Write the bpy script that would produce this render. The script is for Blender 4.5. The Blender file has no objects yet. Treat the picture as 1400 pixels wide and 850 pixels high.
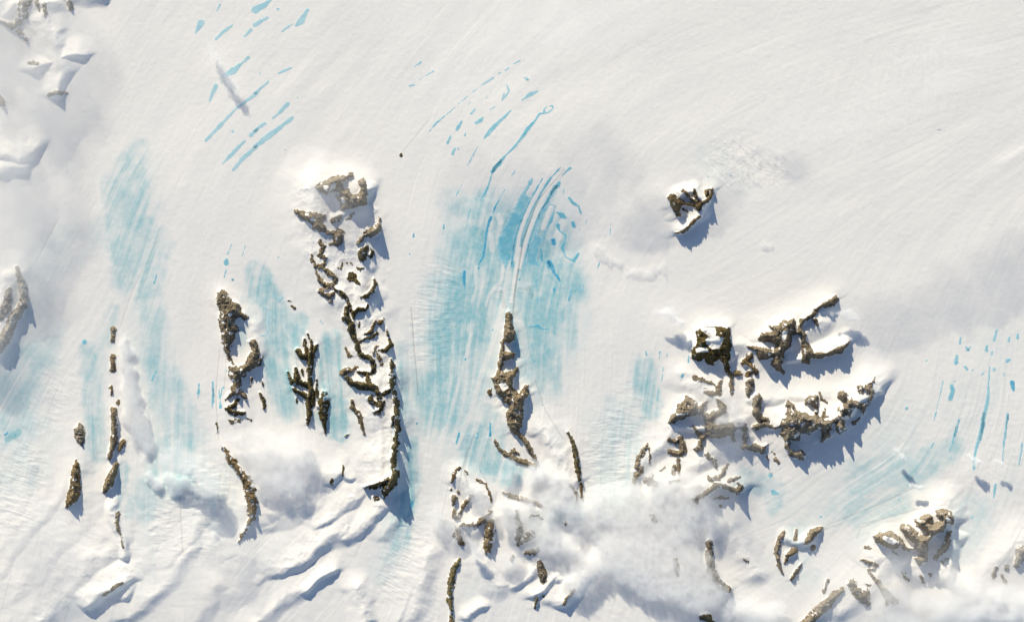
import bpy, math, re
import numpy as np
from mathutils import Vector
# ------------------------------------------------------------------ set-up
# One photograph pixel (of 1400 x 850) is PX metres of ground; traced shapes are in photograph pixels.
PX = 30.0
W0, H0 = 1400, 850
SH = np.array([0.38, 0.925]); SH /= np.linalg.norm(SH)        # ground direction in which shadows fall (x right, y down)
SUN_EL = 28.0
C = bpy.context.scene.collection
CROPS = {'c1': (900, 500, 5.9), 'c2': (1050, 500, 5.9), 'c3': (280, 380, 5.9), 'c4': (280, 500, 5.9), 'c5': (600, 630, 5.9),
         'c6': (860, 580, 5.9), 'c7': (1160, 690, 5.9), 'd1': (400, 220, 5.9), 'd2': (400, 350, 5.9), 'd3': (440, 460, 5.9),
         'd4': (600, 220, 5.9), 'd5': (680, 220, 5.9), 'd6': (600, 340, 5.9), 'd7': (700, 340, 5.9), 'd8': (560, 60, 4.827),
         'A': (350, 220, 4.248), 'E': (560, 400, 3.54), 'F': (850, 380, 4.248), 'G': (1000, 380, 4.248), 'H': (850, 220, 5.31),
         'I': (0, 560, 2.931), 'J': (280, 570, 3.037), 'K': (560, 590, 3.27), 'L': (850, 560, 2.932), 'M': (1050, 560, 2.931),
         'N': (1150, 380, 3.864), 'O': (0, 0, 3.034), 'P': (350, 0, 3.034), 'Q': (700, 0, 3.034), 'R': (0, 280, 3.034), 'Z': (0, 0, 1.0)}

def S(crop, txt):
    """strokes: 'x,y,w x,y,w ; x,y,w ...' -> list of arrays in photograph pixels"""
    ox, oy, s = CROPS[crop]; out = []
    for part in txt.split(';'):
        a = np.array([[float(v) for v in p.split(',')] for p in part.split()])
        if len(a) == 1: a = np.vstack([a, a + [[.01, .01, 0]]])
        out.append(('s', np.stack([ox + a[:, 0] / s, oy + a[:, 1] / s, a[:, 2] / s], 1)))
    return out
def P(crop, txt, kind='p'):
    ox, oy, s = CROPS[crop]; out = []
    for part in txt.split(';'):
        a = np.array([[float(v) for v in p.split(',')] for p in part.split()])
        out.append((kind, np.stack([ox + a[:, 0] / s, oy + a[:, 1] / s], 1)))
    return out
def Hh(crop, txt): return P(crop, txt, 'h')

# ------------------------------------------------------------------ noise and distance helpers
def _lat(ix, iy, seed):
    h = (ix.astype(np.int64) * 374761393 + iy.astype(np.int64) * 668265263 + seed * 1442695041) & 0xffffffff
    h = ((h ^ (h >> 13)) * 1274126177) & 0xffffffff
    return ((h ^ (h >> 16)) & 0xffff) / 65535.0
def vnoise(x, y, seed=0):
    ix = np.floor(x); iy = np.floor(y); fx = x - ix; fy = y - iy
    fx = fx * fx * fx * (fx * (fx * 6 - 15) + 10); fy = fy * fy * fy * (fy * (fy * 6 - 15) + 10)
    a = _lat(ix, iy, seed); b = _lat(ix + 1, iy, seed); c = _lat(ix, iy + 1, seed); d = _lat(ix + 1, iy + 1, seed)
    return (a * (1 - fx) + b * fx) * (1 - fy) + (c * (1 - fx) + d * fx) * fy
def fbm(x, y, sc, octs=4, seed=0, gain=.5):
    t = 0; amp = 1; n = 0; ca, sa = math.cos(.6), math.sin(.6)
    x = x / sc; y = y / sc
    for o in range(octs):
        t = t + amp * vnoise(x + 17.3 * o, y + 9.1 * o, seed + o); n += amp; amp *= gain
        x, y = (x * ca - y * sa) * 2.03, (x * sa + y * ca) * 2.03
    return t / n                                              # 0..1, mean .5
def ridged(x, y, sc, octs=4, seed=0):
    t = 0; amp = 1; n = 0; ca, sa = math.cos(.9), math.sin(.9)
    x = x / sc; y = y / sc
    for o in range(octs):
        t = t + amp * (1 - abs(2 * vnoise(x, y, seed + o) - 1)); n += amp; amp *= .55
        x, y = (x * ca - y * sa) * 2.1, (x * sa + y * ca) * 2.1
    return t / n
def sstep(a, b, x):
    t = np.clip((x - a) / (b - a), 0, 1); return t * t * (3 - 2 * t)
def stroke_d(a, X, Y):
    best = np.full(X.shape, -1e9)
    for i in range(len(a) - 1):
        p, q = a[i], a[i + 1]; dx, dy = q[0] - p[0], q[1] - p[1]; L = dx * dx + dy * dy + 1e-9
        t = np.clip(((X - p[0]) * dx + (Y - p[1]) * dy) / L, 0, 1)
        d = p[2] + t * (q[2] - p[2]) - np.hypot(X - p[0] - t * dx, Y - p[1] - t * dy)
        np.maximum(best, d, out=best)
    return best
def poly_d(a, X, Y):
    best = np.full(X.shape, 1e9); ins = np.zeros(X.shape, bool); n = len(a)
    for i in range(n):
        p, q = a[i], a[(i + 1) % n]; dx, dy = q[0] - p[0], q[1] - p[1]; L = dx * dx + dy * dy + 1e-9
        t = np.clip(((X - p[0]) * dx + (Y - p[1]) * dy) / L, 0, 1)
        np.minimum(best, np.hypot(X - p[0] - t * dx, Y - p[1] - t * dy), out=best)
        if dy != 0:
            c = ((p[1] > Y) != (q[1] > Y)) & (X < dx * (Y - p[1]) / dy + p[0]); ins ^= c
    return np.where(ins, best, -best)
def shape_d(shapes, X, Y, holes=True):
    d = np.full(X.shape, -1e9)
    for k, a in shapes:
        if k == 's': d = np.maximum(d, stroke_d(a, X, Y))
        elif k == 'p': d = np.maximum(d, poly_d(a, X, Y))
    if holes:
        for k, a in shapes:
            if k == 'h': d = np.minimum(d, -poly_d(a, X, Y))
    return d
def bbox(shapes):
    lo = np.array([1e9, 1e9]); hi = -lo
    for k, a in shapes:
        if k == 'h': continue
        w = a[:, 2:3] if k == 's' else 0
        lo = np.minimum(lo, (a[:, :2] - w).min(0)); hi = np.maximum(hi, (a[:, :2] + w).max(0))
    return lo, hi
def blur(a, n=1):
    for _ in range(n):
        p = np.pad(a, 1, mode='edge')
        a = (p[:-2, 1:-1] + p[2:, 1:-1] + 2 * a) / 4
        p = np.pad(a, 1, mode='edge')
        a = (p[1:-1, :-2] + p[1:-1, 2:] + 2 * a) / 4
    return a
# ------------------------------------------------------------------ rock outcrops: (label, rock colour, height in px, shapes)
R_ = []
def R(label, mat, h, *sh, rag=1.0): R_.append((label, mat, h, [s for g in sh for s in g], rag))
MA = 'of the left-centre massif'
R('large pale brown horseshoe of bare rock round a snow bowl, northernmost ' + MA, 'tan', 20,
  P('d1', '178,212 230,175 290,145 345,125 400,125 450,110 488,92 494,130 440,142 420,170 405,210 415,240 450,228 490,275 530,265 550,235 552,205 530,190 535,160 570,140 590,170 598,230 602,290 596,350 560,370 500,375 440,388 395,402 385,330 350,285 400,282 380,255 330,245 300,252 280,277 230,250 200,235'),
  Hh('d1', '250,205 288,198 300,215 285,250 262,236;305,215 330,180 352,188 352,222 325,238 290,262;395,300 425,310 430,345 400,345'))
R('pale brown S-shaped rock wall curling down below the horseshoe of the left-centre massif', 'tan', 12,
  P('d1', '15,400 40,390 70,412 110,410 190,418 235,440 285,418 265,450 270,480 245,500 265,520 280,557 330,565 352,575 365,545 400,550 415,580 405,670 360,690 300,685 325,650 325,605 270,597 245,575 165,545 170,515 130,495 60,460 20,430'),
  Hh('d1', '100,420 135,425 130,445 105,440;140,465 180,458 190,485 150,492;280,600 320,605 320,640 295,640'))
R('small pale rock knob between the horseshoe rock and the S-shaped wall ' + MA, 'tan', 8, P('d1', '310,480 345,450 400,438 402,470 360,497 320,502'))
R('thin arc of pale rock round a snow knob, right of the pale rock knob', 'tan', 4, S('d1', '430,468,4 465,465,5 480,435,6 496,420,4'))
R('brown rock fin with a sharp right tip and pointed shadow ' + MA, 'tan', 18,
  P('d1', '513,682 545,620 595,562 650,530 700,500 705,460 713,560 690,592 640,612 580,618 555,658 525,678'))
R('squat two-tone rock tooth below the sharp fin ' + MA, 'olive', 16,
  P('d1', '530,740 560,708 610,678 614,720 602,760 600,800 570,822 545,800'), S('d1', '625,700,4 648,735,8 632,775,8 600,760,4'))
R('brown lattice of rock bands and snow panels on the left flank ' + MA, 'brown', 9,
  S('d2', '222,-118,6 255,-70,18 225,-15,22 265,22,14 265,62,14;155,-15,8 158,30,9 185,85,12 240,90,22 262,60,15;240,95,15 300,140,18 340,170,14 345,210,14 320,240,18 270,235,14 215,190,13 185,110,9;320,240,14 240,290,20 300,322,26 312,362,12;215,285,12 270,268,8;300,345,20 325,300,16'),
  Hh('d2', '255,275 300,262 305,290 260,302'))
R('row of tiny rock teeth on a sunlit snow edge ' + MA, 'brown', 2, S('d2', '345,70,4 365,98,5;390,98,5 404,60,5 410,92,4;440,62,5 460,78,4;470,58,5 482,72,4'))
R('black rock blotch with a thin tail in deep shade ' + MA, 'olive', 5, P('d2', '440,190 455,140 480,122 510,145 522,175 525,205 565,232 520,226 490,197 455,196'))
R('tiny dark winged rock above the black blotch ' + MA, 'olive', 4, S('d2', '515,90,4 548,105,11 575,95,5;545,110,8 552,122,3'))
R('black crescent of rock facing the lower right with a lit snow crest', 'olive', 15, S('d2', '660,188,5 672,235,14 645,290,17 595,325,13 557,334,5'))
R('black hooked rock band below the crescent ' + MA, 'olive', 12, S('d2', '495,508,8 495,462,18 540,432,20 590,432,17 608,402,9'))
R('tiny dark rock speck on snow just below the hooked band ' + MA, 'olive', 3, S('d2', '540,568,8 540,530,8'))
R('long winding olive rock ridge with looping lower arms, down the middle ' + MA, 'olive', 13,
  S('d2', '335,265,10 400,305,16 440,345,16 465,400,12 475,440,12;440,415,12 432,500,30 475,548,22 475,600,28 500,660,22 525,720,20 545,790,20 600,820,13 650,845,13'),
  S('d3', '330,150,14 390,175,20 415,215,18 420,260,16 400,300,16 350,300,18 300,290,12;375,310,16 372,360,14 400,400,24;210,340,20 235,375,22 300,395,26 380,400,30 440,425,26 465,465,20 475,520,18 480,570,16 465,615,7;470,550,12 420,535,13 385,515,20 405,480,9;465,600,10 420,620,7;495,465,14 525,450,22 550,432,18;500,530,14 488,565,9'))
R('small brown rock blob with a bent tail, on the left ' + 'of the winding ridge', 'brown', 8, S('d3', '165,300,20 190,270,20 240,275,13 285,245,7'))
R('tiny T-shaped rock with a tail, left of the winding ridge ' + MA, 'brown', 4, S('d3', '195,95,7 210,130,12 215,152,14 265,158,3'))
R('tan and black rock block with a lower tongue, right edge ' + MA, 'brown', 11, S('d2', '580,632,5 635,610,14 655,560,9 672,520,9;695,540,10 715,532,24 735,508,9'))
R('black wavy rock band under the tan and black block ' + MA, 'olive', 8, S('d2', '548,690,5 600,660,11 650,650,14 680,628,9'))
R('black bent cliff with an upper finger at the right edge ' + MA, 'olive', 10, S('d2', '760,588,7 772,640,9;780,668,7 796,720,15 758,757,15 700,765,9'))
R('grey-brown rock loop hanging left of the bent black cliff ' + MA, 'brown', 6, S('d2', '655,800,8 665,740,8 697,722,5;680,770,9 702,830,15;718,870,12'))
R('long thin black cliff down the lower right side ' + MA, 'olive', 26,
  S('d3', '565,185,5 570,240,11 566,300,19 568,370,25 570,420,17 590,480,14 602,560,20 610,640,20 605,700,15 615,760,13 605,845,17;585,640,14 575,712,8'),
  S('J', '790,0,7 800,60,8 795,110,11 785,180,15 795,230,13 780,270,17 750,310,13 745,330,7;770,262,12 700,285,9 665,295,5'), rag=1.6)
R('small dark rock knob by the foot of the thin black cliff ' + MA, 'olive', 3, S('J', '700,333,5 716,338,7'))
R('thin brown rock spur pointing down, lower left ' + MA, 'brown', 8, S('d3', '245,515,10 250,570,17 290,610,17 310,660,15 325,720,13 340,780,5'))
R('tiny curved rock sliver below the thin brown spur ' + MA, 'brown', 2, S('d3', '185,805,4 215,785,6'))
R('pair of tiny dark rock teeth on the shaded bottom edge ' + MA, 'olive', 4, S('J', '575,205,3 575,240,5;530,255,4 527,275,5'))
MB_ = 'by the left blue pools'
R('tall grey-brown rock wall with two snow bowls, leftmost ' + MB_, 'grey', 13,
  P('c3', '130,92 165,110 215,180 265,200 280,215 290,275 325,280 348,320 330,347 290,312 245,315 250,370 270,425 235,435 245,490 215,522 190,570 205,610 215,660 260,722 330,692 340,650 380,592 390,565 345,518 380,500 410,500 430,540 440,600 440,650 470,635 455,692 420,720 350,748 330,792 290,792 285,850 290,910 330,940 350,995 300,958 250,945 200,972 170,985 190,935 220,918 215,885 232,850 200,800 195,740 200,700 185,640 150,560 145,510 130,420 115,330 125,250 110,215 100,180 110,120'), rag=1.3)
R('brown hook-shaped rock on snow, just below the tall grey-brown wall', 'olive', 7, S('c4', '270,268,8 240,320,16 190,347,22 230,375,20 320,382,14'))
R('broken line of small rocks below the brown hook', 'olive', 2, S('c4', '200,440,6 220,457,8;245,447,13 295,440,10;345,425,4 370,437,6'))
R('thin black arc of rock on snow between the hook and the forked rocks', 'olive', 5, S('c4', '448,220,9 475,270,13 480,342,9'))
R('thin dark broken rock edge in shade right of the grey-brown wall', 'olive', 4, S('c4', '380,90,7 370,165,5;465,128,5 470,160,5'))
R('tiny vertical dark rock line at the cloud edge below the brown hook', 'olive', 2, S('c4', '98,470,3 105,535,5'))
R('forked olive rock with rings of snow, middle ' + MB_, 'olive', 10,
  S('c3', '830,452,5 860,510,7 866,580,9 850,650,24 850,740,20 845,820,18;750,590,19 780,630,24 830,640,17 815,560,13 805,500,9;905,545,11 885,600,11 868,700,9;670,770,8 690,820,13;735,732,10 745,790,24 745,840,22;780,745,7 795,782,5'),
  S('c4', '670,60,10 705,130,15 760,125,20 830,155,17 860,190,16 852,260,16;740,60,22 755,110,22;850,0,16 855,90,15 855,190,14;720,190,11 790,230,17 840,260,20 840,330,19 845,400,18 830,472,8'), rag=1.2)
R('dark speckled rock wedge pointing down, right ' + MB_, 'olive', 11,
  P('c4', '955,205 990,215 1012,270 990,350 985,450 975,542 955,490 930,430 905,340 920,290 935,260'), S('c4', '903,110,5 905,200,9 915,280,10;870,190,10 880,250,13 875,318,9'), rag=1.3)
R('tiny brown rock dot left of the forked rock', 'olive', 2, S('c4', '737,262,9 742,292,8'))
R('long sweeping dark rock rib curving down below the left cloud bank', 'brown', 13,
  S('J', '75,125,5 110,180,11 150,230,15 180,270,20 195,330,22 200,380,18 195,420,11 170,465,7 142,520,3'), rag=1.6)
R('short grey-brown rock sliver, upper of the two small ribs at far left', 'grey', 7, P('I', '318,53 335,70 338,120 325,148 300,110 297,80'))
R('pointed dark rock rib, lower of the two small ribs at far left', 'brown', 14, P('I', '305,195 318,215 322,290 325,340 300,372 263,392 280,310 290,240'))
R('long narrow brown rock strip beside a puffy cloud at left', 'brown', 11, S('I', '455,0,11 460,60,11 455,130,11 440,190,9;465,218,9 450,260,15 432,305,15 416,328,6'))
R('small dark rock patch on the right side of the narrow brown strip at left', 'brown', 5, S('I', '495,125,9 480,160,7'))
R('thin grey rock edge with a blue shadow in the lower left snow', 'grey', 6, S('I', '475,405,5 470,450,7 485,500,4 495,550,2'))
R('ragged dark rock rim under a snow dome in the lower left', 'olive', 4, S('I', '412,742,3 450,716,5 490,690,6'))
R('pale rock dot at the top of the row half lost in left cloud', 'tan', 3, S('R', '470,518,11 465,560,8'))
R('middle pale rock streak of the row half lost in left cloud', 'brown', 3, S('R', '468,630,10 468,682,10'))
R('lowest small rock streak of the row half lost in left cloud', 'brown', 3, S('R', '460,755,6 464,785,6'))
R('small rock bump beside the lowest streak in left cloud', 'brown', 2, S('R', '492,812,5 488,825,5'))
R('broad hazy rock massif cut by the left picture edge', 'pale', 13, S('R', '72,262,8 95,330,15 102,410,19 60,470,19 20,560,23 0,590,20;45,350,9 30,420,19 0,460,23'))
R('hazy branching rock ridge in the top left corner', 'pale', 8, S('O', '0,90,7 60,112,12 100,60,18 95,20,18 130,5,11;75,130,11 112,165,9;150,10,7 165,45,5;185,20,5 190,65,7'), rag=1.4)
R('small hazy rock stub at the top edge, second from the left corner', 'pale', 9, S('O', '288,8,9 295,38,9'))
R('faint rock patch under the upper left snow peak', 'pale', 4, S('O', '200,397,6 240,386,10 277,385,6'))
R('faint small rock fleck on the left shoulder of the upper left snow peak', 'pale', 5, S('O', '125,262,8 158,265,7'))
R('hazy rock edge at the left picture edge above the blue tongue', 'pale', 12, S('O', '-5,400,8 12,430,10'))
R('isolated rock island with fanned brown ribs and a blue shadow, alone at upper right', 'brown', 20,
  P('H', '330,265 360,235 395,250 415,285 450,300 472,320 430,325 420,360 427,400 400,410 395,375 350,325'),
  S('H', '445,222,9 475,245,9 510,280,9 540,300,14;522,208,11 530,250,13 540,300,15 550,340,22 580,310,14 620,285,13 655,240,9 655,208,11;620,220,11 608,265,5;440,310,7 530,322,7;560,410,7 520,440,13 480,485,11 440,515,9 395,525,7'))
R('thin dark curl of rock in the shaded bowl of the isolated rock island', 'olive', 3, S('H', '445,352,4 480,370,5'))
R('blocky dark rock ring round a snow bowl, northwest of the right-hand rock range', 'olive', 15,
  P('F', '430,310 480,280 560,285 630,290 633,400 620,480 632,560 600,540 590,512 560,470 530,512 500,500 480,470 440,482 408,470 405,420 440,370 430,335'),
  Hh('F', '480,350 530,330 592,345 562,410 520,412 490,380;468,283 540,288 542,330 500,335 455,300;425,405 490,402 502,428 430,432;532,490 568,475 590,498 570,520 545,512'))
R('thin forked grey-brown rock with a curled lower arm, below the blocky ring', 'brown', 6,
  S('c1', '285,92,12 340,110,17 400,130,13 455,155,9;505,125,13 485,175,24 490,215,22 430,225,16 370,210,8;360,178,3 392,180,3'))
R('short brown rock chain on snow linking down from the blocky ring', 'brown', 6, S('c1', '580,60,14 590,110,20 585,170,18 590,218,12'))
R('speckled rock scatter on bright snow between the ring and the grey column', 'brown', 5, S('c1', '635,60,26 668,70,12'))
R('large grey-brown rock wall with a curved lower arm, west in the right-hand range', 'grey', 16,
  P('c1', '80,465 110,400 140,370 150,320 200,280 225,238 270,260 300,290 325,320 345,310 398,285 370,330 370,370 400,390 440,362 480,350 480,290 458,258 500,280 545,330 545,370 500,400 440,450 470,470 560,455 620,440 670,425 712,470 716,580 700,630 740,640 780,615 830,650 887,633 860,672 840,712 790,690 740,672 655,672 690,610 680,540 670,490 640,500 600,560 560,560 500,587 440,577 390,572 362,605 355,680 310,697 280,668 320,640 325,590 300,520 275,478 335,532 355,565 385,530 375,450 350,400 310,385 240,415 160,432 110,465'),
  S('c1', '592,560,5 600,590,8 625,604,4'), Hh('c1', '140,382 230,380 200,396 145,402'))
R('grey rock column rising through low cloud, centre of the right-hand rock range', 'grey', 12,
  S('c1', '742,125,26 735,170,32 724,228,22;800,262,36 790,310,34 790,370,32 820,430,22 880,437,12;775,500,18 860,470,18 930,500,12 985,492,9'))
R('broken dark rock flecks at the foot of the snow slope below the grey column', 'grey', 3, S('c1', '868,700,6 885,755,9;935,705,5;945,752,12 970,775,6;915,690,3'))
R('great tan and dark rock wall with jagged shadow, east in the right-hand range', 'grey', 19,
  P('c2', '160,278 210,320 240,360 300,380 335,405 372,392 370,340 340,310 300,312 303,250 370,245 400,240 400,300 398,395 440,435 500,430 530,425 550,400 555,350 600,300 560,250 570,215 605,197 635,220 635,265 700,270 745,305 800,290 805,230 780,210 735,207 722,165 800,160 858,93 850,130 825,160 850,200 840,270 800,320 775,360 770,402 750,350 680,345 655,412 620,390 610,430 630,512 578,547 530,480 555,440 490,520 512,570 460,597 413,612 440,550 410,510 330,545 270,540 245,602 180,600 170,640 182,680 230,700 265,672 302,715 290,757 220,745 170,710 137,660 125,590 95,545 110,500 88,490 100,440 145,410 150,340 133,330'),
  Hh('c2', '183,330 200,365 195,380 178,345;312,275 332,272 335,295 315,298'), rag=1.3)
R('thin grey rock lip in a snow hollow on top of the great tan wall', 'grey', 5, S('c2', '416,215,5 428,272,8 470,292,6;452,355,11 440,408,18 495,410,6'))
R('small dark rock island in the shade below the great tan wall', 'grey', 4, P('c2', '680,445 735,422 705,472 678,482'))
R('jagged rock ridge with a long curved right arm, north of the right-hand rock range', 'grey', 17,
  P('G', '150,350 175,315 240,310 208,273 230,285 300,250 360,235 373,250 362,300 380,310 400,240 450,215 500,165 560,130 605,103 622,120 600,155 540,170 500,185 480,225 440,240 400,290 435,330 430,360 480,432 560,430 620,400 692,368 640,432 560,457 450,467 450,497 403,487 410,420 400,330 350,325 340,400 310,420 290,500 303,552 260,537 235,500 240,462 160,472 145,430 88,398 140,400 200,405 240,420 262,390 230,370 170,365'),
  S('G', '480,240,9 495,270,6'), Hh('G', '285,310 325,303 300,372 283,350;205,432 225,440 215,455'))
R('small brown rock chain between the blocky ring and the jagged ridge', 'brown', 7, S('G', '112,450,15 75,490,20 110,512,13 142,540,12;105,545,16 95,570,10'), rag=1.5)
R('slanting brown rock rib on the glacier side, lower left of the right-hand rock range', 'tan', 6, S('c6', '150,150,8 110,210,20 75,290,18 60,340,18 90,352,18 100,380,12 60,400,18 42,465,14'))
R('thin grey rock shadow-side rib beside the slanting brown rib', 'grey', 5, S('c6', '158,185,5 168,260,11 160,312,6'))
R('brown V-shaped rock on snow below the large grey-brown wall', 'tan', 6, S('c6', '320,120,13 370,140,17 415,95,13 425,150,24 440,210,24 400,240,22 330,215,20'))
R('forked tan rock at the cloud edge below the V-shaped rock', 'tan', 5, S('c6', '395,282,16 400,340,13 400,400,10;365,330,12 360,390,18;330,465,8 400,448,7'))
R('pale rock spread fading into the cloud bank at its upper left', 'tan', 4, S('c6', '175,410,14 150,450,24 215,475,16'), rag=1.8)
R('tiny pale rock speck above the pale rock spread', 'tan', 2, S('c6', '285,348,9 245,372,6'))
R('small speckled dark rock peak under the arm of the large grey-brown wall', 'grey', 7, S('c6', '630,240,13 650,270,11 680,285,14 697,328,12'), rag=1.7)
R('small tan curved rock left of the arching cliff top', 'tan', 6, S('c6', '790,325,5 760,380,14 720,430,18 655,440,18 640,415,6'))
R('small tan oval rock above the right end of the arching cliff', 'tan', 6, S('c6', '885,425,9 840,437,13 800,455,10'))
R('arching dark grey cliff with a broad shadow, below the right-hand rock range', 'grey', 19, S('c6', '535,600,18 555,632,10;590,572,22 650,530,22 700,487,18 760,490,15 820,522,17 872,537,22 900,500,20 877,475,9;535,600,16 590,572,18'))
R('thin sliver of rock in the shade under the arching cliff', 'grey', 3, S('c6', '688,597,4 750,588,8 800,598,3'))
R('tiny dot of rock under the thin sliver of the arching cliff', 'grey', 2, S('c6', '735,655,5'))
R('hazy curved grey rock rib beside the thick lower cloud', 'grey', 12, S('L', '350,530,12 350,590,15 360,640,15 390,690,14 430,722,10'))
R('faint rock streak showing through the thick lower cloud', 'grey', 3, S('L', '215,600,8 225,655,8'))
R('tiny faint rock on the snow right of the hazy curved rib', 'tan', 3, S('L', '488,598,6 505,607,4'))
R('faint dark rock dot inside the cloud bank right of centre', 'grey', 3, S('L', '125,425,10 130,445,9'))
R('dark rock crest at the bottom edge under the thick cloud', 'olive', 7, S('L', '320,830,10 345,832,16 362,852,9'))
R('curved brown rock edge, left side of the small nunatak above the lower right cloud', 'tan', 6, S('L', '652,490,4 630,520,9 620,570,9 630,620,7 645,655,2'))
R('small tan rock streak at the top of the small nunatak above the lower right cloud', 'tan', 4, S('L', '700,480,6 695,515,10'))
R('tan rock spur at the upper right of the small nunatak above the lower right cloud', 'tan', 9, S('L', '740,532,9 770,490,17 797,475,9'))
R('tiny brown rock under the upper right spur of the small nunatak', 'brown', 4, S('L', '768,552,10'))
R('brown central rib of the small nunatak above the lower right cloud', 'brown', 6, S('L', '655,612,2 665,580,12 692,566,14'))
R('dark lower edge of the small nunatak above the lower right cloud', 'olive', 7, S('L', '720,618,3 700,650,7 682,678,5'))
R('small tan rock sliver left of the broad tan rib at lower right', 'tan', 3, S('M', '238,680,5 222,732,3'))
R('broad tan rock rib running down to the bottom edge at lower right', 'tan', 8, S('M', '300,720,9 270,740,16 220,790,20 160,845,20 140,860,18'))
R('speckled grey and tan rock cluster beside the broad tan rib', 'grey', 7, S('M', '335,700,20 345,722,18 380,742,28 400,775,12'), rag=1.8)
R('tiny dark rock fleck above the speckled cluster at lower right', 'brown', 2, S('c7', '140,635,5 170,645,5'))
R('large many-fingered tan rock plateau with a dark east face at lower right', 'tan', 24,
  P('c7', '193,247 240,225 320,208 370,225 410,250 430,290 480,340 522,335 530,310 470,260 408,185 430,153 490,160 560,230 625,235 600,190 540,165 528,120 580,90 650,70 672,90 640,130 690,150 725,120 700,80 698,45 760,28 830,50 847,90 840,150 780,150 760,210 700,230 640,290 637,380 630,450 570,482 518,420 602,400 590,375 530,358 450,365 400,330 350,347 290,330 220,290'),
  Hh('c7', '275,240 340,255 382,285 350,312 300,292 262,262;395,275 375,290 380,305 395,305;775,95 810,92 815,125 780,128'))
R('steep grey rock face in the shade right of the many-fingered tan plateau', 'grey', 14, S('c7', '805,215,13 800,270,17 770,340,28 740,370,18 700,420,15;800,432,9 745,470,7;655,560,8'), rag=1.3)
R('faint pale rock patch above the dark lip at lower right', 'tan', 3, S('c7', '135,340,13 168,347,8'))
R('dark curved rock lip left of the many-fingered tan plateau', 'brown', 6, S('c7', '115,440,11 170,470,20 230,482,13'))
R('long tan rock spur widening downwards into the lower right cloud', 'tan', 8, S('c7', '160,520,7 210,510,6;170,540,7 212,590,13 260,650,15 300,700,28 330,750,30 312,808,14;330,750,22 380,780,26'))
R('small open loop of rock on bright snow at lower right', 'tan', 3, S('c7', '432,540,8 440,570,6 480,605,4;460,548,5'))
R('thin dark rock line below the left finger of the tan plateau', 'brown', 2, S('c7', '360,380,3 392,402,3'))
R('faint rock streak below the lowest finger of the tan plateau', 'tan', 3, S('c7', '580,570,5 602,625,5'))
R('hazy pale rock dot, leftmost of the pale rocks at the right edge', 'pale', 4, S('M', '903,665,8 912,632,8'))
R('hazy pale oval rock, second of the pale rocks at the right edge', 'pale', 4, S('M', '955,634,11'))
R('broad hazy pale rock cut by the right picture edge', 'pale', 10, S('M', '1018,570,26 998,620,13'))
R('thin pale rock streak under the hazy oval rock at the right edge', 'pale', 2, S('M', '935,660,4 955,695,3'))
MC = 'below the central ice'
R('small brown rock arc at the upper left corner of the snowfield ' + MC, 'brown', 7, S('c5', '170,50,9 125,100,13 110,160,14'))
R('tiny speckled rocks beside the brown arc ' + MC, 'olive', 3, S('c5', '208,72,3 235,102,8'))
R('grey rock panel on the left rim of the snowfield ' + MC, 'grey', 7, S('c5', '95,232,9;125,300,26 120,345,12;152,250,8'))
R('small dark rock cluster under the grey panel ' + MC, 'brown', 6, S('c5', '130,402,17 125,440,15 155,458,14 170,430,10'), rag=1.5)
R('brown curved rib with a snow stripe, mid snowfield ' + MC, 'brown', 6, S('c5', '265,277,15 220,330,13 162,420,8'))
R('long speckled rock arch ending in a dark right foot ' + MC, 'brown', 13, S('c5', '150,545,11 180,512,13 250,515,11 320,500,24 370,460,22 405,420,20;420,480,24 410,560,38 410,630,36 395,690,30 390,732,18'), rag=1.3)
R('brown crumbling rock stub, left foot of the speckled arch ' + MC, 'brown', 7, S('c5', '155,565,12 165,620,24 180,660,20;120,600,8'), rag=1.5)
R('faint thin rock line curving above the speckled arch ' + MC, 'brown', 3, S('c5', '305,150,5 380,185,7 405,240,5 425,330,4'))
R('faint tan rock band fading in cloud above the ladder-like rock ' + MC, 'tan', 4, S('c5', '520,250,9 600,290,15 680,305,17 760,325,11 830,362,7'))
R('ladder-like dark rock with a wide right foot ' + MC, 'olive', 12, S('c5', '630,405,15 635,460,18 650,510,15 650,560,24 640,620,24 640,668,10;640,660,9 700,630,22 745,585,30 760,612,12'), Hh('c5', '690,590 720,600 700,615;640,430 665,430 660,448;655,515 685,510 680,530'), rag=1.4)
R('small grey rock fleck right of the ladder-like rock top', 'olive', 4, S('c5', '740,440,13 800,440,8 832,470,5'))
R('small brown rock bar below the foot of the ladder-like rock', 'brown', 6, S('c5', '690,745,8 760,730,22 800,710,14'), rag=1.5)
R('pale rock fleck on the snow peak left of the small brown bar', 'tan', 5, S('c5', '585,790,9 600,770,6'))
R('narrow grey rock block below the small brown bar ' + MC, 'grey', 8, S('K', '580,580,9 592,630,20 597,662,14'))
R('dark rock crest on a shaded snow slope near the bottom, right of centre', 'olive', 7, S('K', '570,745,6 562,782,3;600,735,3'))
R('dusky ribbed slope near the bottom, rightmost under the centre snowfield', 'grey', 7, S('K', '735,705,6 700,745,5 690,770,3'))  # narrow dusky strip, built and coloured like the grey outcrops
R('thin yellow-brown rock strip running down to the bottom edge, left of centre', 'ochre', 7, S('K', '222,570,7 205,600,12 190,640,14 180,700,11 180,760,11 186,800,7 182,855,9'), rag=1.4)
R('thin black cliff line with a blue shadow, right of the central rock spine', 'olive', 13, S('K', '708,5,4 735,60,9 745,110,11 752,170,9 760,212,6'))
R('broken dark end of the thin black cliff line, fading into cloud', 'brown', 6, S('K', '765,235,5 768,290,5;715,235,5 745,270,7 747,300,4'))
R('tiny dark rock dot in cloud below the thin black cliff line', 'brown', 2, S('K', '697,400,5 700,412,5'))
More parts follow.
